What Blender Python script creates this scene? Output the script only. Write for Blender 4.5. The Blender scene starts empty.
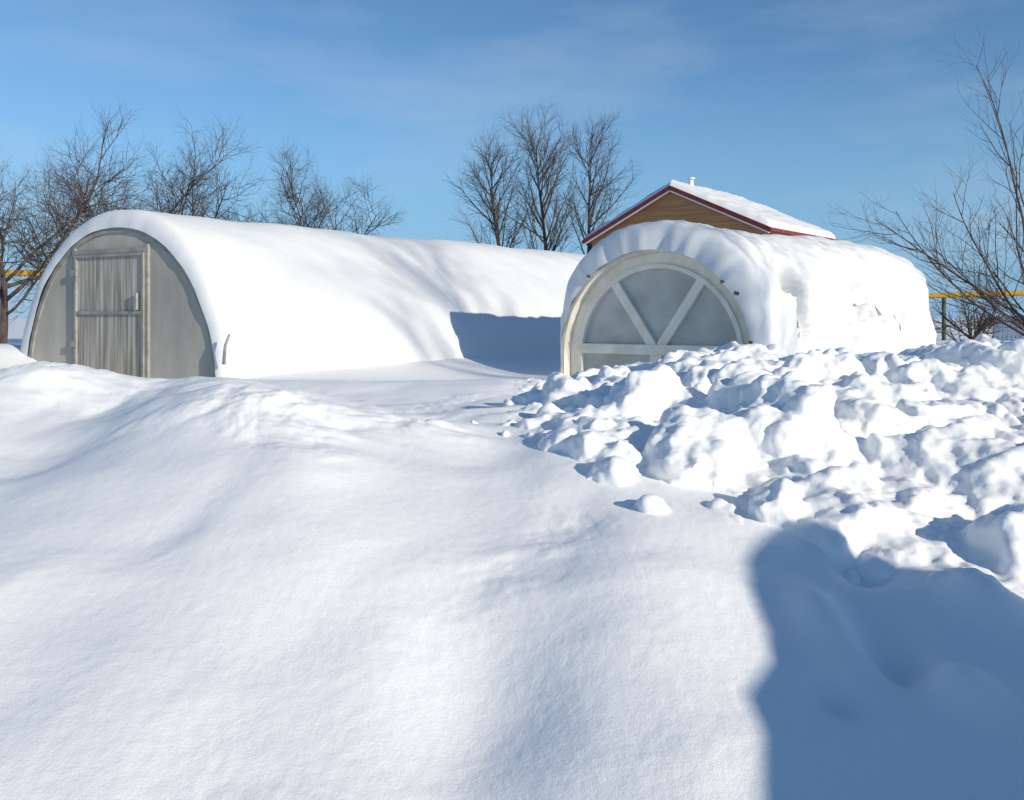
import bpy, math, random
import numpy as np
from mathutils import Vector, Matrix

C = bpy.context.scene.collection
E = 1.7            # eye height above the cleared path
F = 900.0
HZ = 318.0
PLANE = E - 0.63   # level of the undisturbed garden snow
PI = math.pi

# ------------------------------------------------------------------ world, sun, camera
SUN_AZ = math.radians(132.5)     # clockwise from +Y
SUN_EL = math.radians(18.5)
sc = bpy.context.scene
w = bpy.data.worlds.new("World"); sc.world = w; w.use_nodes = True
nt = w.node_tree; nt.nodes.clear()
out = nt.nodes.new('ShaderNodeOutputWorld'); bg = nt.nodes.new('ShaderNodeBackground')
sky = nt.nodes.new('ShaderNodeTexSky'); sky.sky_type = 'NISHITA'; sky.sun_disc = False
sky.sun_elevation = SUN_EL; sky.sun_rotation = SUN_AZ
sky.altitude = 600; sky.air_density = 1.0; sky.dust_density = 0.0; sky.ozone_density = 2.5
tint = nt.nodes.new('ShaderNodeMix'); tint.data_type = 'RGBA'; tint.blend_type = 'MULTIPLY'; tint.inputs['Factor'].default_value = 1
tint.inputs['B'].default_value = (.66, .86, .98, 1)
tc = nt.nodes.new('ShaderNodeTexCoord'); mp = nt.nodes.new('ShaderNodeMapping')
mp.inputs['Scale'].default_value = (1.5, 1.5, 6.0); mp.inputs['Rotation'].default_value = (0, math.radians(18), 0.9)
cn = nt.nodes.new('ShaderNodeTexNoise'); cn.inputs['Scale'].default_value = 1.6; cn.inputs['Detail'].default_value = 7; cn.inputs['Roughness'].default_value = .55
cr = nt.nodes.new('ShaderNodeMapRange'); cr.inputs['From Min'].default_value = .50; cr.inputs['From Max'].default_value = .80
cr.inputs['To Max'].default_value = .38
mx = nt.nodes.new('ShaderNodeMix'); mx.data_type = 'RGBA'
mx.inputs['B'].default_value = (4.0, 5.0, 6.0, 1)
sx_ = nt.nodes.new('ShaderNodeSeparateXYZ'); hr_ = nt.nodes.new('ShaderNodeMapRange'); hr_.interpolation_type = 'SMOOTHSTEP'
hr_.inputs['From Min'].default_value = .30; hr_.inputs['From Max'].default_value = -.02; hr_.inputs['To Min'].default_value = 0; hr_.inputs['To Max'].default_value = .88
hz_ = nt.nodes.new('ShaderNodeMix'); hz_.data_type = 'RGBA'; hz_.inputs['B'].default_value = (1.65, 3.25, 5.2, 1)
L = nt.links
L.new(tc.outputs['Generated'], mp.inputs['Vector']); L.new(mp.outputs[0], cn.inputs['Vector'])
L.new(tc.outputs['Generated'], sx_.inputs[0]); L.new(sx_.outputs['Z'], hr_.inputs['Value']); L.new(hr_.outputs[0], hz_.inputs['Factor'])
L.new(cn.outputs['Fac'], cr.inputs['Value']); L.new(cr.outputs[0], mx.inputs['Factor'])
L.new(sky.outputs[0], tint.inputs['A']); L.new(tint.outputs['Result'], hz_.inputs['A']); L.new(hz_.outputs['Result'], mx.inputs['A'])
L.new(mx.outputs['Result'], bg.inputs['Color']); bg.inputs['Strength'].default_value = 0.13
L.new(bg.outputs[0], out.inputs[0])

sd = bpy.data.lights.new('sun', 'SUN'); sd.energy = 4.6; sd.angle = math.radians(.55); sd.color = (1.0, .915, .76)
so = bpy.data.objects.new('sun', sd); C.objects.link(so)
ldir = Vector((-math.sin(SUN_AZ)*math.cos(SUN_EL), -math.cos(SUN_AZ)*math.cos(SUN_EL), -math.sin(SUN_EL)))
so.rotation_euler = ldir.to_track_quat('-Z', 'Y').to_euler(); so.location = (20, -20, 20)

cd = bpy.data.cameras.new('camera'); cam = bpy.data.objects.new('camera', cd); C.objects.link(cam)
cd.sensor_width = 36; cd.lens = 36*F/1024; cd.shift_y = -(400-HZ)/1024; cd.clip_end = 3000; cd.clip_start = .05
cam.location = (0, 0, E); cam.rotation_euler = (PI/2, 0, 0); sc.camera = cam
sc.view_settings.view_transform = 'Standard'; sc.view_settings.look = 'None'; sc.view_settings.exposure = 0

# ------------------------------------------------------------------ noise
def perlin(x, y, seed=0):
    x = np.asarray(x, float); y = np.asarray(y, float)
    xi = np.floor(x).astype(np.int64); yi = np.floor(y).astype(np.int64)
    fx = x-xi; fy = y-yi
    def g(ix, iy, dx, dy):
        h = (ix*374761393 + iy*668265263 + seed*97471171) & 0xffffffff
        h = ((h ^ (h >> 13))*1274126177) & 0xffffffff
        h = ((h ^ (h >> 16))*2246822519) & 0xffffffff
        h = h ^ (h >> 15)
        a = h/4294967296.0*2*PI
        return np.cos(a)*dx + np.sin(a)*dy
    u = fx*fx*fx*(fx*(fx*6-15)+10); v = fy*fy*fy*(fy*(fy*6-15)+10)
    a = g(xi, yi, fx, fy); b = g(xi+1, yi, fx-1, fy); c = g(xi, yi+1, fx, fy-1); d = g(xi+1, yi+1, fx-1, fy-1)
    return (a+(b-a)*u) + ((c+(d-c)*u)-(a+(b-a)*u))*v
def fbm(x, y, seed=0, oct=4, gain=.5):
    s = 0; am = 1; f = 1
    for i in range(oct):
        s = s + am*perlin(x*f+i*17.3, y*f-i*9.1, seed+i*13); am *= gain; f *= 2.03
    return s
def sstep(a, b, x):
    t = np.clip((np.asarray(x, float)-a)/(b-a), 0, 1); return t*t*(3-2*t)

# ------------------------------------------------------------------ materials
def mat(name, col, col2=None, rough=.7, scale=(6, 6, 6), nscale=1.0, bump=0.0, bscale=30, spec=.4, metallic=0, lo=.35, hi=.65, detail=5, bdist=.02):
    m = bpy.data.materials.new(name); m.use_nodes = True; t = m.node_tree; b = t.nodes['Principled BSDF']
    b.inputs['Roughness'].default_value = rough; b.inputs['Specular IOR Level'].default_value = spec; b.inputs['Metallic'].default_value = metallic
    tcn = t.nodes.new('ShaderNodeTexCoord'); mpn = t.nodes.new('ShaderNodeMapping'); mpn.inputs['Scale'].default_value = scale
    t.links.new(tcn.outputs['Object'], mpn.inputs[0])
    n = t.nodes.new('ShaderNodeTexNoise'); n.inputs['Scale'].default_value = nscale; n.inputs['Detail'].default_value = detail
    t.links.new(mpn.outputs[0], n.inputs['Vector'])
    r = t.nodes.new('ShaderNodeValToRGB'); r.color_ramp.elements[0].position = lo; r.color_ramp.elements[1].position = hi
    r.color_ramp.elements[0].color = (*col, 1); r.color_ramp.elements[1].color = (*(col2 or col), 1)
    t.links.new(n.outputs['Fac'], r.inputs[0]); t.links.new(r.outputs[0], b.inputs['Base Color'])
    if bump:
        bn = t.nodes.new('ShaderNodeBump'); bn.inputs['Strength'].default_value = bump; bn.inputs['Distance'].default_value = bdist
        n2 = t.nodes.new('ShaderNodeTexNoise'); n2.inputs['Scale'].default_value = bscale; n2.inputs['Detail'].default_value = 4
        t.links.new(mpn.outputs[0], n2.inputs['Vector']); t.links.new(n2.outputs['Fac'], bn.inputs['Height']); t.links.new(bn.outputs[0], b.inputs['Normal'])
    return m
def snow_material(name, ca, cb, layers):
    m = bpy.data.materials.new(name); m.use_nodes = True; t = m.node_tree; b = t.nodes['Principled BSDF']
    b.inputs['Roughness'].default_value = .6; b.inputs['Specular IOR Level'].default_value = .25
    tcn = t.nodes.new('ShaderNodeTexCoord')
    n = t.nodes.new('ShaderNodeTexNoise'); n.inputs['Scale'].default_value = 1.3; n.inputs['Detail'].default_value = 6
    r = t.nodes.new('ShaderNodeValToRGB')
    r.color_ramp.elements[0].color = (*ca, 1); r.color_ramp.elements[1].color = (*cb, 1)
    t.links.new(tcn.outputs['Object'], n.inputs['Vector']); t.links.new(n.outputs['Fac'], r.inputs[0]); t.links.new(r.outputs[0], b.inputs['Base Color'])
    prev = None
    for sc_, det, st, di in layers:
        na = t.nodes.new('ShaderNodeTexNoise'); na.inputs['Scale'].default_value = sc_; na.inputs['Detail'].default_value = det
        t.links.new(tcn.outputs['Object'], na.inputs['Vector'])
        b1 = t.nodes.new('ShaderNodeBump'); b1.inputs['Strength'].default_value = st; b1.inputs['Distance'].default_value = di
        t.links.new(na.outputs['Fac'], b1.inputs['Height'])
        if prev: t.links.new(prev.outputs[0], b1.inputs['Normal'])
        prev = b1
    t.links.new(prev.outputs[0], b.inputs['Normal'])
    return m
M = {}
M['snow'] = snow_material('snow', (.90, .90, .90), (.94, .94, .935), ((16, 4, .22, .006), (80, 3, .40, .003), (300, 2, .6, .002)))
M['roof_snow'] = snow_material('roof_snow', (.72, .73, .74), (.79, .795, .795), ((14, 4, .35, .006), (60, 3, .35, .004)))  # darker than ground snow: exposure of the sunlit roofs put into the base colour
M['poly'] = mat('frosted_polycarbonate', (.34, .32, .275), (.44, .42, .37), .5, (1.2, 1.2, .5), 2.2, .15, 30, .3)
M['door_sheet'] = mat('streaked_door_sheet', (.20, .175, .14), (.52, .49, .43), .55, (26, 5, 1.1), 1.0, .2, 6, .35, lo=.32, hi=.68)
M['steel'] = mat('weathered_steel', (.22, .215, .195), (.34, .33, .30), .5, (6, 6, 6), 1.5, .1, 20, .5)
M['cream'] = mat('weathered_cream_paint', (.82, .75, .62), (.93, .88, .77), .5, (5, 5, 3), 1.4, .2, 16, .4)
M['glass'] = mat('frosted_glass', (.45, .44, .385), (.62, .605, .55), .4, (2, 2, 2.5), 1.1, .05, 20, .35)
M['cover'] = mat('grey_worn_cover', (.12, .115, .105), (.36, .35, .325), .8, (5, 3, 5), 1.6, .5, 10, .2, lo=.40, hi=.68)
M['debris'] = mat('dry_leaf', (.10, .05, .03), (.17, .09, .05), .8, (30, 30, 30), 1, 0)
M['bark'] = mat('apple_bark', (.065, .048, .042), (.13, .098, .085), .9, (9, 9, 3), 1.5, .4, 20, .2)
M['bark2'] = mat('lime_bark', (.055, .045, .042), (.11, .088, .078), .9, (6, 6, 2), 1.5, .3, 12, .2)
M['wood'] = mat('pine_cladding', (.33, .165, .075), (.46, .25, .12), .75, (.6, .6, 16), 1.0, .3, 3, .3)
M['red'] = mat('red_metal_roof', (.16, .015, .015), (.25, .027, .025), .45, (2, 2, 2), 1.5, .05, 10, .5)
M['white'] = mat('white_enamel', (.72, .72, .70), (.8, .8, .79), .4, (4, 4, 4), 1)
M['yellow'] = mat('yellow_gas_paint', (.62, .34, .02), (.75, .45, .04), .45, (5, 5, 5), 1)
M['post'] = mat('dark_post', (.05, .06, .05), (.10, .11, .09), .7, (5, 5, 5), 1)
M['blue'] = mat('faded_blue_paint', (.06, .12, .21), (.10, .17, .28), .6, (6, 6, 2), 1, .1)
M['plank'] = mat('grey_plank', (.18, .15, .12), (.32, .28, .23), .85, (2, 14, 1), 1, .4, 6)

# ------------------------------------------------------------------ object helpers
def mesh_np(name, verts, quads, material, parent=None, smooth=True):
    me = bpy.data.meshes.new(name); n = len(verts); q = len(quads)
    me.vertices.add(n); me.vertices.foreach_set('co', np.asarray(verts, np.float32).ravel())
    me.loops.add(q*4); me.loops.foreach_set('vertex_index', np.asarray(quads, np.int32).ravel())
    me.polygons.add(q); me.polygons.foreach_set('loop_start', np.arange(0, q*4, 4, dtype=np.int32))
    me.polygons.foreach_set('loop_total', np.full(q, 4, np.int32))
    me.update(calc_edges=True); me.validate()
    me.polygons.foreach_set('use_smooth', np.full(len(me.polygons), smooth, bool))
    me.materials.append(material)
    o = bpy.data.objects.new(name, me); C.objects.link(o)
    if parent: o.parent = parent
    return o
def mesh_py(name, verts, faces, material, parent=None, smooth=False):
    me = bpy.data.meshes.new(name); me.from_pydata([tuple(v) for v in verts], [], faces); me.update()
    if smooth: me.polygons.foreach_set('use_smooth', np.full(len(me.polygons), True, bool))
    me.materials.append(material)
    o = bpy.data.objects.new(name, me); C.objects.link(o)
    if parent: o.parent = parent
    return o
def gridquads(nu, nv, wrap=False):
    i = np.arange(nu-1)[:, None]; j = np.arange(nv if wrap else nv-1)[None, :]; j2 = (j+1) % nv
    return np.stack([i*nv+j, i*nv+j2, (i+1)*nv+j2, (i+1)*nv+j], -1).reshape(-1, 4)
class MB:
    def __init__(s): s.v = []; s.f = []
    def box(s, x0, x1, y0, y1, z0, z1):
        b = len(s.v)
        s.v += [(x, y, z) for z in (z0, z1) for y in (y0, y1) for x in (x0, x1)]
        s.f += [[b+i for i in q] for q in ((0, 2, 3, 1), (4, 5, 7, 6), (0, 1, 5, 4), (2, 6, 7, 3), (0, 4, 6, 2), (1, 3, 7, 5))]
        return s
    def bar(s, p, q, wd, y0, y1):          # flat bar in the x-z plane
        dx, dz = q[0]-p[0], q[1]-p[1]; l = math.hypot(dx, dz); nx, nz = -dz/l*wd/2, dx/l*wd/2
        b = len(s.v)
        for y in (y0, y1):
            s.v += [(p[0]+nx, y, p[1]+nz), (p[0]-nx, y, p[1]-nz), (q[0]-nx, y, q[1]-nz), (q[0]+nx, y, q[1]+nz)]
        s.f += [[b+i for i in k] for k in ((0, 1, 2, 3), (7, 6, 5, 4), (0, 4, 5, 1), (1, 5, 6, 2), (2, 6, 7, 3), (3, 7, 4, 0))]
        return s
    def poly(s, pts):
        b = len(s.v); s.v += [tuple(p) for p in pts]; s.f.append(list(range(b, b+len(pts)))); return s
    def slab(s, pts, dz):                  # four corners extruded down
        b = len(s.v); s.v += [tuple(p) for p in pts]+[(p[0], p[1], p[2]-dz) for p in pts]
        s.f += [[b+i for i in k] for k in ((0, 1, 2, 3), (7, 6, 5, 4), (0, 4, 5, 1), (1, 5, 6, 2), (2, 6, 7, 3), (3, 7, 4, 0))]
        return s
    def tube(s, pts, rad, n=6):
        b0 = len(s.v)
        for i, p in enumerate(pts):
            p = Vector(p); d = (Vector(pts[min(i+1, len(pts)-1)])-Vector(pts[max(i-1, 0)])).normalized()
            a = d.cross(Vector((.31, .2, .93))) if abs(d.z) < .9 else d.cross(Vector((1, .1, 0)))
            a.normalize(); c = d.cross(a)
            r = rad[i] if hasattr(rad, '__len__') else rad
            for k in range(n):
                an = 2*PI*k/n; s.v.append(tuple(p+a*(math.cos(an)*r)+c*(math.sin(an)*r)))
        for i in range(len(pts)-1):
            for k in range(n):
                s.f.append([b0+i*n+k, b0+i*n+(k+1) % n, b0+(i+1)*n+(k+1) % n, b0+(i+1)*n+k])
        s.f.append([b0+k for k in range(n)][::-1]); s.f.append([b0+(len(pts)-1)*n+k for k in range(n)])
        return s
    def build(s, name, m, parent=None, smooth=False): return mesh_py(name, s.v, s.f, m, parent, smooth)
def empty(name, loc, rz=0):
    o = bpy.data.objects.new(name, None); C.objects.link(o); o.location = loc; o.rotation_euler = (0, 0, rz); return o
def tag(o, label, cat, group=None):
    o['label'] = label; o['category'] = cat
    if group: o['group'] = group
    return o
def at(px, py, D): return ((px-512)/F*D, D, E-(py-HZ)/F*D)

# ------------------------------------------------------------------ ground: snow field with ploughed bank
tab = [(-900, 372, 6.0), (-300, 368, 6.0), (0, 367, 6.0), (40, 364, 6.0), (85, 371, 6.0), (150, 386, 5.8), (200, 376, 5.6), (240, 376, 5.5), (290, 387, 5.4), (340, 402, 5.3),
       (400, 416, 5.2), (450, 411, 5.3), (500, 402, 5.5), (550, 392, 5.8), (600, 384, 6.2), (640, 375, 6.5), (690, 365, 7.0), (730, 357, 7.3),
       (790, 363, 7.5), (850, 363, 7.6), (900, 366, 7.6), (950, 356, 7.8), (1000, 349, 8.0), (1060, 347, 8.0), (1400, 346, 8.4)]
tw0 = np.array([at(*q) for q in tab])
gxs = np.arange(-12, 12, .02); ker = np.exp(-(np.arange(-40, 41)*.02/.20)**2); ker /= ker.sum()
def smooth_tab(col):
    v = np.interp(gxs, tw0[:, 0], tw0[:, col]); return np.convolve(np.pad(v, 40, mode='edge'), ker, mode='valid')
tyc, tzc = smooth_tab(1), smooth_tab(2)
crest_px = np.array([(0, 366), (150, 385), (240, 374), (290, 386), (340, 400), (400, 411), (450, 405), (520, 392), (570, 374), (640, 362), (690, 351), (730, 344), (790, 351), (850, 351), (900, 357), (950, 343), (1000, 337), (1100, 337)], float)
low_px = np.array([(180, 395), (300, 425), (400, 440), (520, 455), (580, 462), (700, 500), (800, 528), (1024, 612), (1120, 650)], float)
def base_height(x, y):
    yc = np.interp(x, gxs, tyc); zc = np.interp(x, gxs, tzc)
    wx = x + .25*fbm(x*.8, y*.8, 3, 3); wy = y + .25*fbm(x*.8+40, y*.8, 5, 3)
    s = np.clip((yc-y)/(yc-.8), 0, 1.25)
    zf = E-1.36
    near = zc + (zf-zc)*(.86*s+.14*s*s)
    wid = np.interp(x, [-3, 0, 1, 4], [.9, .7, 1.1, 1.5])
    far = PLANE -.03 + (zc-PLANE+.03)*np.exp(-((y-yc)/wid)**2)
    k_ = .18; h = np.where(y < yc, near, far)
    h = h - .030*np.exp(-((y-yc)/k_)**2)
    bank = sstep(9.5, 6.0, y)*sstep(-1.5, 1.0, y+2)
    right = sstep(-.2, 2.2, x)
    crest = sstep(3.0, 5.0, y); cl = np.exp(-((y-yc+.25)/.5)**2)
    h = h + .15*right*np.exp(-((y-yc+1.5)/.9)**2)
    h = h + bank*(.065*fbm(wx*.62, wy*.62, 11, 2) + (.018+.008*crest+.034*cl)*fbm(wx*1.6, wy*1.6, 21, 2))
    rid = 1-np.abs(fbm(wx*1.1, wy*1.1, 31, 2))*2
    h = h + bank*.024*(rid-.6)*(.3+right)*(.5+crest)
    patch = sstep(.08, .45, fbm(x*.8+3, y*.8, 81, 2))
    h = h + bank*fbm(wx*5, wy*5, 41, 5, .5)*(.0018+.016*patch*(.45+crest)+.004*right+.013*cl)
    h = h + bank*.0012*fbm(x*22, y*22, 51, 2, .5)
    for px, py, D, a, sx, sy in ((225, 430, 4.7, .16, .50, .45), (280, 480, 4.1, .07, .45, .5), (320, 560, 3.4, .10, .50, .8), (60, 480, 4.2, -.04, .5, .5), (60, 385, 5.7, .05, .4, .3),
                                 (400, 445, 4.8, .05, .40, .3), (500, 480, 4.4, -.06, .35, .3), (600, 480, 4.6, .09, .4, .35), (640, 640, 3.0, .07, .35, .6), (480, 700, 2.4, -.07, .22, .4), (820, 560, 3.8, .05, .5, .5),
                                 (890, 690, 2.75, -.11, .08, .20), (820, 660, 2.85, .07, .10, .20), (980, 660, 3.0, .10, .12, .18), (860, 600, 3.3, -.08, .10, .13), (960, 740, 2.5, .07, .10, .12), (830, 740, 2.5, -.05, .07, .10)):
        cx, cy, _ = at(px, py, D)
        h = h + a*np.exp(-((x-cx)/sx)**2-((y-cy)/sy)**2)
    h = h + (1-bank)*(.03*fbm(x*.35, y*.35, 61, 3))*sstep(200, 60, y)
    h = h + .11*np.exp(-((y-8.0)/.75)**2)*sstep(-4.2, -3.0, x)*sstep(.75, -.1, x)
    h = h + .34*np.exp(-((x+6.25)/.75)**2-((y-11.0)/1.2)**2) + .10*np.exp(-((x+5.2)/.8)**2-((y-8.9)/.5)**2)
    gx = (x+4.33)*.870-(y-9.9)*.492; gy = (x+4.33)*.492+(y-9.9)*.870
    h = h + .24*sstep(3.6, 1.7, gx)*sstep(.5, 1.6, gx)*sstep(-.3, 1.6, gy)*sstep(14, 12, gy)
    return h
rf = math.radians(36)
ang = np.concatenate([np.linspace(-rf, rf, 700), np.linspace(rf, 2*PI-rf, 150)[1:-1]])
rad = np.concatenate([np.geomspace(.35, 1.4, 20)[:-1], np.geomspace(1.4, 10.5, 540)[:-1], np.geomspace(10.5, 60, 110)[:-1], np.geomspace(60, 1500, 30)])
R, A = np.meshgrid(rad, ang, indexing='ij')
X = R*np.sin(A); Y = R*np.cos(A)
H = base_height(X, Y)
ground = mesh_np('ground', np.stack([X, Y, H], -1).reshape(-1, 3), gridquads(len(rad), len(ang), True)[:, ::-1], M['snow'])
ground['kind'] = 'structure'

# broken clods of the ploughed heap, fused into one lumpy surface
def ico(sub):
    t = (1+5**.5)/2
    v = [Vector(p).normalized() for p in ((-1, t, 0), (1, t, 0), (-1, -t, 0), (1, -t, 0), (0, -1, t), (0, 1, t), (0, -1, -t), (0, 1, -t), (t, 0, -1), (t, 0, 1), (-t, 0, -1), (-t, 0, 1))]
    f = [(0, 11, 5), (0, 5, 1), (0, 1, 7), (0, 7, 10), (0, 10, 11), (1, 5, 9), (5, 11, 4), (11, 10, 2), (10, 7, 6), (7, 1, 8), (3, 9, 4), (3, 4, 2), (3, 2, 6), (3, 6, 8), (3, 8, 9), (4, 9, 5), (2, 4, 11), (6, 2, 10), (8, 6, 7), (9, 8, 1)]
    for _ in range(sub):
        cache = {}; nf = []
        def mid(a, b):
            k = (min(a, b), max(a, b))
            if k not in cache: cache[k] = len(v); v.append(((v[a]+v[b])/2).normalized())
            return cache[k]
        for a, b, c in f:
            ab, bc, ca = mid(a, b), mid(b, c), mid(c, a); nf += [(a, ab, ca), (b, bc, ab), (c, ca, bc), (ab, bc, ca)]
        f = nf
    return np.array([tuple(p) for p in v]), np.array(f)
icos = {s: ico(s) for s in (2, 3, 4)}
def n3(p, f, sd): return (perlin(p[:, 0]*f+sd*1.7, p[:, 1]*f+3.1, sd)+perlin(p[:, 1]*f+sd*.9, p[:, 2]*f+7.7, sd+1)+perlin(p[:, 2]*f-sd, p[:, 0]*f+1.3, sd+2))/1.7
bv, bf, nb = [], [], 0
def add_tri(v, f):
    global nb
    bv.append(v); bf.append(f+nb); nb += len(v)
def clods(n, rr, seed, off, spread, keep, emb=(-.35, .2), pxr=(535, 1120)):
    g = np.random.default_rng(seed)
    for k in range(n):
        px = g.uniform(*pxr); D = 3.0+5.6*g.uniform()**.75
        x = (px-512)/F*D; z0 = float(base_height(np.array([x]), np.array([D]))[0]); py = HZ+(E-z0)/D*F
        low = np.interp(px, low_px[:, 0], low_px[:, 1])+off+spread*float(np.clip(g.normal(0, 1), -1.5, 1.2))
        yc = np.interp(x, gxs, tyc)
        if py > low or D > yc+.7: continue
        if g.uniform() > keep: continue
        r = rr[0]*(rr[1]/rr[0])**(g.uniform()**1.2)
        r *= float(np.interp(px, [200, 520, 680], [.5, .65, 1]))
        s = 4 if r > .2 else (3 if r > .06 else 2)
        d, f = icos[s]; pn = g.uniform(2.2, 4.5)
        q = d/((np.abs(d)**pn).sum(1)**(1/pn))[:, None]
        q = q*(np.array([1.0, g.uniform(.6, 1), g.uniform(.5, .85)]))
        q = q*(1+.34*n3(d, 1.4, k % 97+seed)+.18*n3(d, 3.2, k % 89+seed+3))[:, None]
        rot = np.array(Matrix.Rotation(g.uniform(0, 6.28), 3, 'Z') @ Matrix.Rotation(g.normal(0, .55), 3, 'X') @ Matrix.Rotation(g.normal(0, .55), 3, 'Y'))
        q = (q*r) @ rot.T
        zc = z0 + r*g.uniform(*emb)
        top = q[:, 2].max()
        lim = E-(np.interp(px, crest_px[:, 0], crest_px[:, 1])+g.uniform(-4, 8)-HZ)/F*D
        zc = min(zc, lim-top)
        add_tri(q+np.array([x, D, zc]), f)
clods(200, (.20, .40), 11, -36, 18, .95, (-.42, .05))
clods(300, (.10, .21), 22, -14, 22, .85, (-.45, .08))
clods(260, (.05, .10), 33, -4, 28, .65, (-.45, .15))
clods(260, (.025, .05), 44, 6, 34, .6, (-.4, .2))
clods(40, (.08, .18), 55, -10, 8, .8, (-.55, -.15), (490, 590))
clods(24, (.03, .07), 66, -4, 12, .8, (-.5, .0), (460, 560))
nu_, nv_ = 230, 180
U, V = np.meshgrid(np.linspace(-.36, .72, nu_), np.linspace(2.7, 9.0, nv_), indexing='ij')
bx, by = U*V, V
edge = np.minimum(np.minimum(U+.36, .72-U)*V, np.minimum(V-2.7, 9.0-V))
bz0 = base_height(bx, by)
pyb = HZ+(E-bz0)/by*F; ins = sstep(45, -45, pyb-np.interp(512+F*U, low_px[:, 0], low_px[:, 1]))*sstep(0, .5, edge)*sstep(450, 580, 512+F*U)
bz = bz0 - .05 + .085*ins + .06*ins*fbm(bx*2.5, by*2.5, 91, 4)
top = np.stack([bx, by, bz], -1).reshape(-1, 3); bot = top-np.array([0, 0, .3])
q = gridquads(nu_, nv_); tri = np.concatenate([q[:, [0, 3, 2]], q[:, [0, 2, 1]]])
nn_ = nu_*nv_
idx = np.arange(nn_).reshape(nu_, nv_)
loop = np.concatenate([idx[:-1, 0], idx[-1, :-1], idx[:0:-1, -1], idx[0, :0:-1]])
l2 = np.roll(loop, -1)
side = np.concatenate([np.stack([loop, loop+nn_, l2+nn_], -1), np.stack([loop, l2+nn_, l2], -1)])
add_tri(np.concatenate([top, bot]), np.concatenate([tri, tri[:, ::-1]+nn_, side]))
BV = np.concatenate(bv); BF = np.concatenate(bf)
tm = bpy.data.meshes.new('heap_source'); n_ = len(BV); q_ = len(BF)
tm.vertices.add(n_); tm.vertices.foreach_set('co', BV.astype(np.float32).ravel())
tm.loops.add(q_*3); tm.loops.foreach_set('vertex_index', BF.astype(np.int32).ravel())
tm.polygons.add(q_); tm.polygons.foreach_set('loop_start', np.arange(0, q_*3, 3, dtype=np.int32)); tm.polygons.foreach_set('loop_total', np.full(q_, 3, np.int32))
tm.update(calc_edges=True)
to = bpy.data.objects.new('heap_source', tm); C.objects.link(to)
rm = to.modifiers.new('r', 'REMESH'); rm.mode = 'VOXEL'; rm.voxel_size = .0145
sm = to.modifiers.new('s', 'SMOOTH'); sm.factor = .5; sm.iterations = 8
for nm, size, st in (('a', .18, .07), ('b', .065, .024), ('c', .028, .010)):
    tx = bpy.data.textures.new('snow_'+nm, 'CLOUDS'); tx.noise_scale = size; tx.noise_depth = 2
    dm = to.modifiers.new('d'+nm, 'DISPLACE'); dm.texture = tx; dm.strength = st; dm.mid_level = .5; dm.texture_coords = 'LOCAL'
dg = bpy.context.evaluated_depsgraph_get()
hm = bpy.data.meshes.new_from_object(to.evaluated_get(dg)); hm.name = 'snow_heap'
bpy.data.objects.remove(to)
hm.polygons.foreach_set('use_smooth', np.full(len(hm.polygons), True, bool))
hm.materials.clear(); hm.materials.append(M['snow'])
heap = bpy.data.objects.new('snow_bank', hm); C.objects.link(heap); heap['kind'] = 'structure'

# ------------------------------------------------------------------ greenhouse building blocks
def prof_ellipse(a, h, n, p=.92):
    f = np.linspace(0, PI, n)
    return np.stack([-a*np.sign(np.cos(f))*np.abs(np.cos(f))**p, h*np.sin(f)**p], -1)
def prof_stilt(a, hw, n):
    k = n//5; f = np.linspace(0, PI, n-2*k)
    z = np.linspace(0, hw, k, endpoint=False)
    left = np.stack([np.full(k, -a), z], -1); right = np.stack([np.full(k, a), z[::-1]], -1)
    arc = np.stack([-a*np.cos(f), hw+a*np.sin(f)], -1)
    return np.concatenate([left, arc, right])
def normals(p):
    d = np.gradient(p, axis=0); n = np.stack([-d[:, 1], d[:, 0]], -1); n /= np.linalg.norm(n, axis=1)[:, None]+1e-9
    return n
def arch_band(name, p, o0, o1, y0, y1, m, parent):
    n = normals(p); a = p+n*o0; b = p+n*o1; k = len(p)
    v = []
    for i in range(k):
        v += [(a[i, 0], y0, a[i, 1]), (b[i, 0], y0, b[i, 1]), (b[i, 0], y1, b[i, 1]), (a[i, 0], y1, a[i, 1])]
    f = [[i*4+j, i*4+(j+1) % 4, (i+1)*4+(j+1) % 4, (i+1)*4+j] for i in range(k-1) for j in range(4)]
    f += [[0, 1, 2, 3], [(k-1)*4+q for q in (3, 2, 1, 0)]]
    return mesh_py(name, v, f, m, parent)
def arch_panel(name, p, off, y, m, parent, th=.008):
    q = p+normals(p)*off; k = len(q)
    v = [(a, y, b) for a, b in q]+[(a, y+th, b) for a, b in q]
    f = [list(range(k)), list(range(2*k-1, k-1, -1))]+[[i, k+i, k+(i+1) % k, (i+1) % k] for i in range(k)]
    return mesh_py(name, v, f, m, parent)
def shell(name, p, y0, y1, m, parent, th=.012):
    return arch_band(name, p, -th, 0, y0, y1, m, parent)
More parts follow.
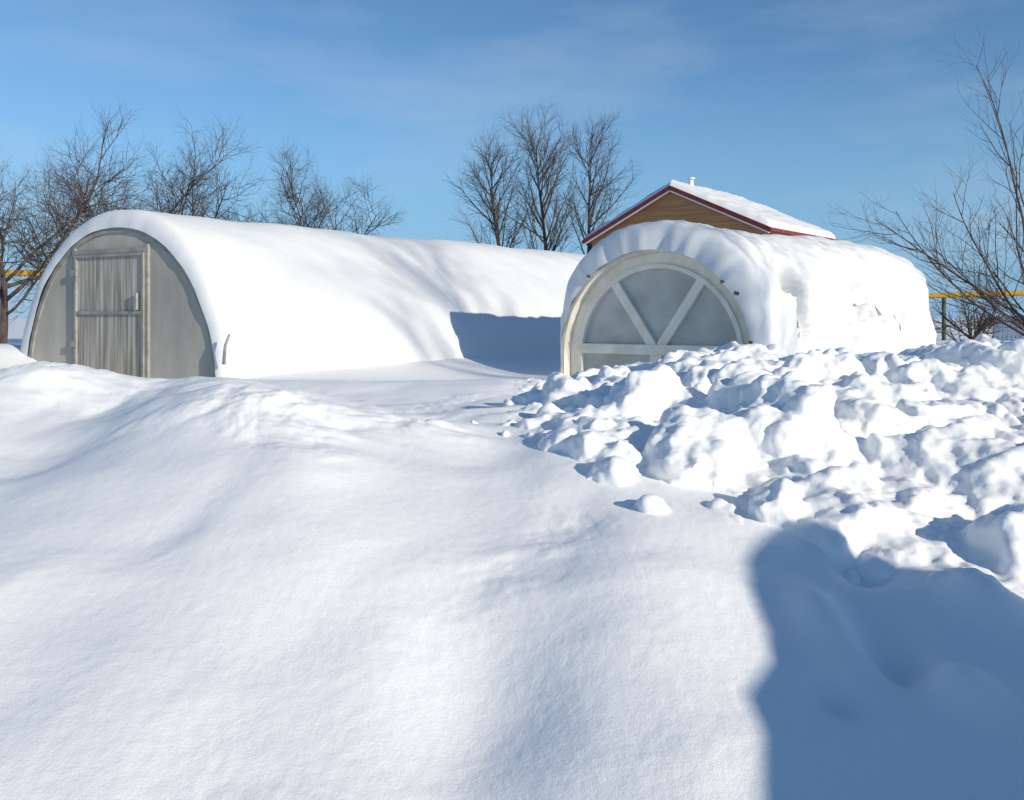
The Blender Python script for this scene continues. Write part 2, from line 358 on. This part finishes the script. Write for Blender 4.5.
def snow_cap(name, p, Lg, Tf, yf, rr, nu, m, parent, fj):
    n = normals(p); nv = len(p)
    arc = np.concatenate([[0], np.cumsum(np.linalg.norm(np.diff(p, axis=0), axis=1))])
    K = 14; al = np.linspace(0, PI/2, K)
    ys = np.concatenate([yf+rr*(1-np.cos(al)), np.linspace(yf+rr, Lg-rr, nu)[1:-1], Lg-rr+rr*np.sin(al)])
    ram = np.concatenate([np.sin(al), np.ones(nu-2), np.cos(al)])
    Yg, S = np.meshgrid(ys, arc, indexing='ij')
    T = Tf(Yg, S, np.broadcast_to(p[:, 0], Yg.shape), np.broadcast_to(p[:, 1], Yg.shape))
    T = -.02 + (T+.02)*ram[:, None]
    front = np.zeros(len(ys)); front[:K] = np.cos(al)*.8+.2; front[K:K+24] = np.linspace(.2, 0, 24)
    Yd = Yg + front[:, None]*fj(S)
    v = np.stack([p[None, :, 0]+n[None, :, 0]*T, Yd, p[None, :, 1]+n[None, :, 1]*T], -1)
    return mesh_np(name, v.reshape(-1, 3), gridquads(len(ys), nv), m, parent)

# ------------------------------------------------------------------ long greenhouse on the left
TH1 = math.radians(29.5)
Z1 = PLANE-.45
g1 = empty('greenhouse', (-4.34, 9.9, Z1), -TH1)
tag(g1, 'long arched greenhouse with grey door, its roof wholly covered in smooth snow', 'greenhouse')
P1 = prof_ellipse(1.64, 2.09, 121); L1 = 12.6
shell('roof_shell', P1, .0, L1, M['poly'], g1)
arch_band('arch_frame', P1, -.070, -.014, -.030, .01, M['steel'], g1)
arch_panel('front_panel', P1, -.05, -.012, M['poly'], g1)
arch_panel('rear_panel', P1, -.02, L1-.02, M['poly'], g1)
for x in (-.70, .53): MB().box(x-.022, x+.022, -.045, -.013, 0, 1.87).build('door_post', M['steel'], g1)
MB().box(-.678, .508, -.047, -.013, 1.79, 1.84).build('door_lintel', M['steel'], g1)
d = MB().box(-.64, .475, -.038, -.014, .12, 1.76).build('door', M['door_sheet'], g1)
df = MB()
df.v = [(x, y, z) for y in (-.062, -.018) for x, z in ((-.672, .10), (.502, .10), (.502, 1.785), (-.672, 1.785), (-.638, .13), (.473, .13), (.473, 1.755), (-.638, 1.755))]
for k in range(4):
    a, b = k, (k+1) % 4
    df.f += [[a, b, 4+b, 4+a], [8+a, 12+a, 12+b, 8+b], [a, 8+a, 8+b, b], [4+a, 4+b, 12+b, 12+a]]
df.build('door_frame', M['steel'], d)
MB().box(-.637, .472, -.060, -.039, 1.12, 1.155).build('cross_rail', M['steel'], d)
for z in (.75, 1.55): MB().box(-.71, -.61, -.078, -.063, z, z+.07).build('hinge', M['steel'], d)
MB().box(.39, .42, -.09, -.061, 1.17, 1.35).build('handle', M['steel'], d)
def T1(y, s, x, z):
    t = .19 + .22*sstep(2, 11.5, y)*sstep(.8, 1.9, z)
    rt = sstep(-.1, 1.6, x)
    low = sstep(1.9, .35, z)
    t = t + rt*low*(.30+.45*sstep(0, 1.6, y))*sstep(-.2, 1.0, y) - rt*low*.08*sstep(.5, 0, y)
    t = t + (1-rt)*low*.06
    t = t + .06*fbm(y*.42, s*.45, 5, 3)*sstep(0, 1.5, y) + .014*fbm(y*1.9, s*1.9, 8, 3)
    return t
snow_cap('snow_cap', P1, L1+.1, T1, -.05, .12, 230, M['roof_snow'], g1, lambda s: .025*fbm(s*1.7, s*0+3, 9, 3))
MB().tube([(1.75, -.10, .62), (1.78, -.11, .80), (1.83, -.10, .92)], [.018, .015, .012], 6).build('frame_stub', M['steel'], g1, True)

# ------------------------------------------------------------------ short greenhouse on the right
TH2 = math.radians(38)
RA = 1.17; HW = .9
Z2 = E-.42-HW
g2 = empty('greenhouse', (1.585, 9.75, Z2), -TH2)
tag(g2, 'short arched greenhouse with cream timber front and fan shaped glazing under lumpy snow', 'greenhouse')
P2 = prof_stilt(RA, HW, 170); L2 = 6.4
shell('roof_shell', P2, .0, L2, M['cover'], g2)
arch_band('hood', P2, -.045, -.002, -.165, -.003, M['cream'], g2)
arch_band('arch_frame', P2, -.165, -.047, -.03, .04, M['cream'], g2)
arch_band('inner_frame', P2, -.215, -.166, -.062, .02, M['cream'], g2)
arch_panel('rear_panel', P2, -.03, L2-.03, M['poly'], g2)
RG = RA-.19; rail = HW+.08
def arc(a0, a1, n=18): return [(RG*math.sin(a), HW+RG*math.cos(a)) for a in np.linspace(a0, a1, n)]
va = math.radians(36)
def hit(sg):
    dx, dz = sg*math.sin(va), math.cos(va)
    k = rail-HW; bq = dz*k; t = -bq+math.sqrt(bq*bq-(k*k-RG*RG)); return dx*t, rail+dz*t
hr = hit(1); hl = hit(-1); ar = math.atan2(hr[0], hr[1]-HW)
ae = math.acos((rail-HW)/RG)
def pane(pts):
    k = len(pts); v = [(a, .0, b) for a, b in pts]+[(a, .012, b) for a, b in pts]
    mesh_py('pane', v, [list(range(k)), list(range(2*k-1, k-1, -1))]+[[i, k+i, k+(i+1) % k, (i+1) % k] for i in range(k)], M['glass'], g2)
pane([(0, rail)]+arc(-ae, -ar)); pane([(0, rail)]+arc(-ar, ar)); pane([(0, rail)]+arc(ar, ae))
pane([(-RG, .1), (-RG, rail-.002), (-.003, rail-.002), (-.003, .1)]); pane([(.003, .1), (.003, rail-.002), (RG, rail-.002), (RG, .1)])
for s_, h_ in ((-1, hl), (1, hr)):
    MB().bar((s_*.045, rail+.03), h_, .10, -.05, -.002).build('mullion', M['cream'], g2)
RW = RA-.22
MB().box(-RW, RW, -.062, -.001, rail-.06, rail+.05).build('rail', M['cream'], g2)
MB().box(-.07, .07, -.058, -.002, .1, rail-.062).build('centre_post', M['cream'], g2)
MB().box(.085, .115, -.085, -.06, rail-.30, rail-.10).build('door_handle', M['steel'], g2)
def T2(y, s, x, z):
    top = sstep(HW+.2, HW+1.0, z)
    t = .10 + .20*top + .14*sstep(1.5, 5.0, y)*top
    rt = sstep(0, 1.0, x); low = sstep(HW+.7, HW-.3, z)
    t = t + rt*low*.10*sstep(.8, 2.5, y)
    t = t - (1-rt)*low*.09*sstep(1, 0, y)
    t = t + .035*fbm(y*1.3+4, s*1.3, 15, 2) + .040*fbm(y*3.1, s*3.1, 25, 3) + .016*fbm(y*8, s*8, 35, 4)
    t = np.maximum(t, .035)
    m = 0
    for yy, zz, sy, sz in ((.85, HW+.70, .30, .24), (1.0, HW+.40, .20, .28), (3.2, HW+.56, .50, .24), (4.1, HW+.50, .50, .22), (4.9, HW+.36, .38, .22), (2.6, HW+.20, .25, .18)):
        m = np.maximum(m, np.exp(-((y-yy)/sy)**2-((z-zz)/sz)**2))
    m = sstep(.30, .62, m*(1+.9*fbm(y*3.2, z*3.2, 45, 5, .6)))*rt
    return t*(1-m) - .024*m
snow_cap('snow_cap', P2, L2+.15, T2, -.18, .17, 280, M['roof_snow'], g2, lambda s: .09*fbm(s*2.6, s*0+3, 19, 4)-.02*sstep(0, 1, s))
rg = random.Random(4)
for f_ in (.37, .655, .685, .77):
    i = int(f_*len(P2)); q = P2[i]; nn = normals(P2)[i]
    mb = MB(); x0 = q[0]+nn[0]*rg.uniform(-.02, .04); z0 = q[1]+nn[1]*rg.uniform(-.02, .04); r_ = rg.uniform(.02, .035)
    mb.poly([(x0-r_, -.23, z0), (x0-.3*r_, -.26, z0+r_*.7), (x0+r_*1.2, -.24, z0+r_*.2), (x0+.5*r_, -.22, z0-r_*.8), (x0-.4*r_, -.25, z0-r_*.6)])
    mb.build('dry_leaf', M['debris'], g2)

# ------------------------------------------------------------------ house behind
hz = PLANE
hs = empty('house', (7.0, 40.0, hz), -math.radians(40))
tag(hs, 'timber clad house with a red trimmed gable and snowy roof behind the greenhouses', 'house')
ZR = E+5.95-hz; HB = 4.75; SL = 2.45/5.35; LH = 7.5; BW = 4.4
def zr(x): return ZR-abs(x)*SL
MB().box(-BW, BW, .3, LH-.4, 0, zr(BW)-.25).build('wall', M['wood'], hs)
gp = MB(); zt = zr(0)-.17; ze = zr(BW)-.245
gp.v = [(-BW, .3, ze), (BW, .3, ze), (0, .3, zt), (-BW, LH-.4, ze), (BW, LH-.4, ze), (0, LH-.4, zt)]; gp.f = [[0, 1, 2], [5, 4, 3]]
gp.build('gable', M['wood'], hs)
rf_ = MB()
rf_.v = [(x, y, z) for y in (0, LH) for x, z in ((-HB, zr(HB)-.05), (0, ZR-.05), (HB, zr(HB)-.05), (HB, zr(HB)-.20), (0, ZR-.16), (-HB, zr(HB)-.20))]
rf_.f = [[0, 1, 4, 5], [1, 2, 3, 4], [6, 11, 10, 7], [7, 10, 9, 8], [0, 6, 7, 1], [1, 7, 8, 2], [2, 8, 9, 3], [3, 9, 10, 4], [4, 10, 11, 5], [5, 11, 6, 0]]
roof = rf_.build('roof', M['red'], hs)
for s_ in (-1, 1):
    MB().bar((s_*.02, ZR-.17), (s_*HB, zr(HB)-.17), .17, -.03, -.002).build('barge_board', M['red'], roof)
    MB().bar((s_*.02, ZR-.30), (s_*HB*.98, zr(HB*.98)-.30), .06, .0, .06).build('barge_board', M['white'], roof)
wn = MB().box(-.6, .6, .26, .298, ZR-2.9, ZR-1.6).build('window', M['white'], hs)
MB().box(-.5, .5, .24, .259, ZR-2.8, ZR-1.7).build('pane', M['glass'], wn)
for s_ in (-1, 1):
    nu_, nv_ = 50, 60
    U, V = np.meshgrid(np.linspace(0, 1, nu_), np.linspace(0, 1, nv_), indexing='ij')
    edge = np.minimum(np.minimum(V, 1-V)*LH, (1-U)*HB)
    th = .26*np.sqrt(np.clip(edge/.22, 0, 1))*(1+.35*fbm(U*5+s_*9, V*5, 77, 3))
    xs = s_*U*(HB-.02); v = np.stack([xs, .02+V*(LH-.04), ZR-np.abs(xs)*SL-.06+th], -1)
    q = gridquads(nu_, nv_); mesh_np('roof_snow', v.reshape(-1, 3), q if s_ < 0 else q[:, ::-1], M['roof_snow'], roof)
ch = MB().tube([(.15, 1.7, ZR-.3), (.15, 1.7, ZR+.36)], .10, 10).build('chimney', M['white'], roof)
MB().tube([(.15, 1.7, ZR+.41), (.15, 1.7, ZR+.46)], .17, 10).build('chimney_cap', M['white'], ch)

# ------------------------------------------------------------------ bare trees
def grow(g, tubes, p, d, Ln, r, lvl, prm):
    n = prm['seg'][lvl]; pts = [p.copy()]; ds = [d.copy()]; step = Ln/n; wob = prm['wob'][lvl]; up = prm['up'][lvl]
    for i in range(n):
        d = (d+Vector((g.gauss(0, wob), g.gauss(0, wob), g.gauss(0, wob)+up))).normalized(); p = p+d*step
        pts.append(p.copy()); ds.append(d.copy())
    tip = prm['tip'][lvl]; rad_ = [r*(1-(1-tip)*i/n) for i in range(n+1)]
    tubes.append((lvl, pts, rad_))
    if lvl+1 >= len(prm['seg']): return
    nc = prm['n'][lvl]; nc = max(1, int(round(nc*g.uniform(.8, 1.2))))
    for c in range(nc):
        t = prm['start'][lvl]+(1-prm['start'][lvl])*(c+g.uniform(.1, .9))/nc; t = min(t, .995)
        f = t*n; i = int(f); q = pts[i].lerp(pts[min(i+1, n)], f-i); dd = ds[min(i+1, n)]
        ax = dd.cross(Vector((g.gauss(0, 1), g.gauss(0, 1), g.gauss(0, 1)))).normalized()
        an = math.radians(g.uniform(*prm['ang'][lvl]))
        nd = (Matrix.Rotation(an, 3, ax) @ dd).normalized()
        ln = prm['len'][lvl]*g.uniform(.65, 1.2)*(1-prm['fall'][lvl]*t)
        rr_ = min(rad_[min(i, n)]*.75, prm['rad'][lvl]*g.uniform(.8, 1.2))
        grow(g, tubes, q, nd, ln, rr_, lvl+1, prm)
def tree(name, loc, prm, seed, label, cat, group, m, lean=(0, 0), trunk_len=1.0, trunk_r=.1, scale=1.0):
    g = random.Random(seed); tubes = []
    root = empty(name, loc); tag(root, label, cat, group); root.scale = (scale, scale, scale)
    grow(g, tubes, Vector((0, 0, -.3)), Vector((lean[0], lean[1], 1)).normalized(), trunk_len, trunk_r, 0, prm)
    tk = MB(); cr_ = MB()
    for lvl, pts, rd in tubes:
        if lvl == 0: tk.tube(pts, rd, 8)
        else: cr_.tube(pts, rd, 6 if lvl == 1 else (4 if lvl == 2 else 3))
    tk.build('trunk', m, root, True); cr_.build('crown', m, root, True)
    return root
APPLE = dict(seg=[4, 9, 6, 4, 3], wob=[.05, .11, .13, .13, .13], up=[0, .03, .05, .05, .04], tip=[.7, .22, .3, .35, .5], n=[8, 11, 8, 5], start=[.45, .2, .12, .15],
             ang=[(22, 66), (28, 62), (28, 60), (25, 55)], len=[2.9, 1.4, .68, .30], fall=[0, .45, .4, .3], rad=[.032, .011, .0055, .0037])
LOW = dict(APPLE); LOW['ang'] = [(38, 74), (28, 62), (28, 60), (25, 55)]; LOW['up'] = [0, .015, .05, .05, .04]
GA = 'bare apple trees behind the long greenhouse'
def gpt(px, D, dz=0): return ((px-512)/F*D, D, PLANE+dz)
tree('apple_tree', gpt(4, 15.5), APPLE, 64, 'bare fruit tree cut by the left edge of the photo, beside the yellow pipe', 'tree', GA, M['bark'], trunk_len=1.6, trunk_r=.08, scale=1.02)
tree('apple_tree', gpt(82, 20.5), APPLE, 12, 'bare fruit tree showing just above the arch of the long greenhouse', 'tree', GA, M['bark'], trunk_len=1.7, trunk_r=.10, scale=1.02)
tree('apple_tree', gpt(152, 20.0), APPLE, 27, 'tallest bare fruit tree, rising behind the snow roof just right of the grey door', 'tree', GA, M['bark'], trunk_len=1.8, trunk_r=.10, scale=1.18)
tree('apple_tree', gpt(215, 21.5), LOW, 83, 'low bare fruit tree just right of the tallest one above the long snow roof', 'tree', GA, M['bark'], trunk_len=1.8, trunk_r=.10, scale=1.08)
tree('apple_tree', gpt(262, 21.0), LOW, 19, 'bare fruit tree second from the right above the long snow roof', 'tree', GA, M['bark'], trunk_len=1.6, trunk_r=.10, scale=1.0)
tree('apple_tree', gpt(318, 21.0), LOW, 71, 'low spreading bare fruit tree, rightmost of those above the long snow roof', 'tree', GA, M['bark'], trunk_len=1.7, trunk_r=.10, scale=1.02)
LIME = dict(seg=[14, 9, 6, 4], wob=[.03, .05, .08, .10], up=[.0, .06, .03, .0], tip=[.15, .2, .3, .5], n=[30, 10, 6], start=[.25, .12, .1],
            ang=[(26, 54), (20, 48), (20, 50)], len=[4.5, 1.6, .75], fall=[.58, .45, .3], rad=[.046, .0135, .0068])
GL = 'tall bare trees between the snow roof and the house'
for px, D, sd_, tl, lb in ((508, 46, 5, 9.0, 'tall bare tree standing leftmost of the three in the centre distance'),
                           (546, 45, 9, 9.6, 'tall bare tree, middle one of the three in the centre distance'),
                           (588, 47, 14, 9.8, 'tall bare tree nearest the house gable in the centre distance')):
    tree('lime_tree', gpt(px, D), LIME, sd_, lb, 'tree', GL, M['bark2'], trunk_len=tl, trunk_r=.16)
SPR = dict(seg=[3, 11, 7, 5, 3], wob=[.05, .06, .09, .12, .12], up=[0, .025, .05, .04, .03], tip=[.9, .2, .25, .4, .5], n=[13, 8, 5, 2], start=[.3, .15, .15, .2],
           ang=[(12, 66), (20, 46), (20, 50), (20, 50)], len=[3.4, 1.4, .6, .25], fall=[0, .5, .4, .3], rad=[.022, .009, .0048, .0034])
tree('cherry_tree', gpt(1055, 14.5), SPR, 17, 'bare many stemmed tree at the right edge, reaching high above the yellow pipe', 'tree', None, M['bark'], lean=(-.12, 0), trunk_len=.7, trunk_r=.09, scale=1.14)
BSH = dict(seg=[2, 6, 5, 4], wob=[.05, .10, .14, .14], up=[0, .03, .04, .03], tip=[.9, .3, .3, .4], n=[12, 9, 6], start=[.2, .2, .1],
           ang=[(20, 60), (20, 50), (20, 50)], len=[1.15, .55, .28], fall=[0, .4, .3], rad=[.02, .011, .007])
tree('shrub', gpt(972, 22), BSH, 4, 'low leafless shrub under the yellow pipe right of the short greenhouse', 'shrub', None, M['bark'], trunk_len=.45, trunk_r=.05, scale=1.1)
FAR = dict(LIME); FAR['rad'] = [.05, .018, .008]; FAR['n'] = [20, 7, 4]; FAR['start'] = [.5, .12, .1]
tree('lime_tree', (20.0, -8.2, PLANE), FAR, 31, 'tall bare tree beyond the right edge, casting faint streaks on the long snow roof', 'tree', None, M['bark2'], trunk_len=12.5, trunk_r=.11)

# ------------------------------------------------------------------ gas pipes, fence
def pipe(a, b, posts, label, r=.05):
    root = empty('gas_pipe', (a[0], a[1], PLANE)); tag(root, label, 'pipe')
    o = Vector((a[0], a[1], PLANE)); A_ = Vector(a)-o; B_ = Vector(b)-o
    pts = [A_.lerp(B_, t) for t in np.linspace(0, 1, 12)]
    MB().tube(pts, r, 10).build('pipe', M['yellow'], root, True)
    for t in posts:
        q = A_.lerp(B_, t); MB().tube([(q.x, q.y, -.3), (q.x, q.y, q.z-r)], .06, 8).build('support_post', M['post'], root, True)
    return root
pipe(at(-260, 268, 17), at(60, 274, 18), (.3, .78), 'yellow gas pipe at the left edge beside the bare fruit tree', .065)
pipe(at(890, 297, 27), at(1240, 287, 24), (.17, .62), 'yellow gas pipe on dark posts right of the short greenhouse', .08)
fo = empty('fence', gpt(992, 26)); tag(fo, 'faded blue picket fence at the right edge under the bare tree', 'fence')
MB().box(0, 6, -.02, .02, .05, .12).build('rail', M['blue'], fo); MB().box(0, 6, -.02, .02, .40, .47).build('rail', M['blue'], fo)
for k in range(46):
    MB().box(.02+k*.13, .13+k*.13, -.045, -.021, -.2, .66+.02*(k % 3)).build('picket', M['blue'], fo)

# ------------------------------------------------------------------ unseen lean-to added right of the camera, shaped to cast the shadow on the bank
ln_ = math.hypot(ldir.x, ldir.y); mx_, my_ = ldir.x/ln_, ldir.y/ln_; kx, ky = my_, -mx_
def km(k, m): return (k*kx+m*mx_, k*ky+m*my_)
M0 = -2.5
def shadow_source(px, py):
    Ds = np.linspace(1.2, 7, 2400); xs = (px-512)/F*Ds; zz = E-(py-HZ)/F*Ds
    i = int(np.argmax(zz <= base_height(xs, Ds))); x, y, z = xs[i], Ds[i], zz[i]
    return x*kx+y*ky, z+(x*mx_+y*my_-M0)*math.tan(SUN_EL)
prof = sorted(shadow_source(*p) for p in ((752, 830), (750, 790), (750, 725), (736, 688), (762, 655), (758, 625), (740, 580), (746, 545), (766, 528)))
endp = [shadow_source(*p)[0] for p in ((835, 532), (870, 555), (930, 575), (1015, 603))]
pk = np.array([p[0] for p in prof]); pz = np.array([p[1] for p in prof])
fit = np.polyfit(pk, pz, 1); slope = float(min(max(fit[0], .12), .8))
zb_ = E-1.6
ox, oy = km(0, M0)
sh = empty('shadow_shed', (ox, oy, zb_), math.atan2(ky, kx))
tag(sh, 'unseen grey plank lean-to added outside the right edge, shaped to cast the big foreground shadow', 'shadow_shed')
k1 = max(float(np.mean(endp)), pk[-1]); zk = float(np.mean(pz)); km_ = float(np.mean(pk))
k0 = max(.2, km_-(zk-zb_-1.0)/slope); dp = 2.4
def zs(k): return zk-zb_+(k-km_)*slope-.10       # top of the boards
wl = MB(); zq = .06
wl.v = [(k0, 0, 0), (k1, 0, 0), (k1, 0, zs(k1)-zq), (k0, 0, zs(k0)-zq), (k0, -dp, 0), (k1, -dp, 0), (k1, -dp, zs(k1)-zq), (k0, -dp, zs(k0)-zq)]
wl.f = [[3, 2, 1, 0], [4, 5, 6, 7], [0, 1, 5, 4], [1, 2, 6, 5], [2, 3, 7, 6], [3, 0, 4, 7]]
wl.build('wall', M['plank'], sh)
MB().slab([(k0-.15, .12, zs(k0-.15)), (k0-.15, -dp-.12, zs(k0-.15)), (k1+.02, -dp-.12, zs(k1+.02)), (k1+.02, .12, zs(k1+.02))], .05).build('roof', M['plank'], sh)
U, V = np.meshgrid(np.linspace(0, 1, 120), np.linspace(0, 1, 50), indexing='ij')
xs = k0-.15+U*(k1-k0+.16); ysn = .13-V*(dp+.26)
tt = np.clip(np.interp(xs, pk, pz-zb_) - zs(xs) - .02, .02, .6)  # snow thickness shaped so its top throws the wanted shadow outline
edge = np.minimum(np.minimum(U, 1-U)*(k1-k0)*1.5, np.minimum(V, 1-V)*dp)
th = -.01+(tt+.01)*np.sqrt(np.clip(edge/.10, 0, 1))
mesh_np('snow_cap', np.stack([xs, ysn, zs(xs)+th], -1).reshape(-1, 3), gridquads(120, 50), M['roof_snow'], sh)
MB().box(k0+.6, k0+1.3, -dp-.03, -dp-.002, .05, .9).build('door', M['plank'], sh)
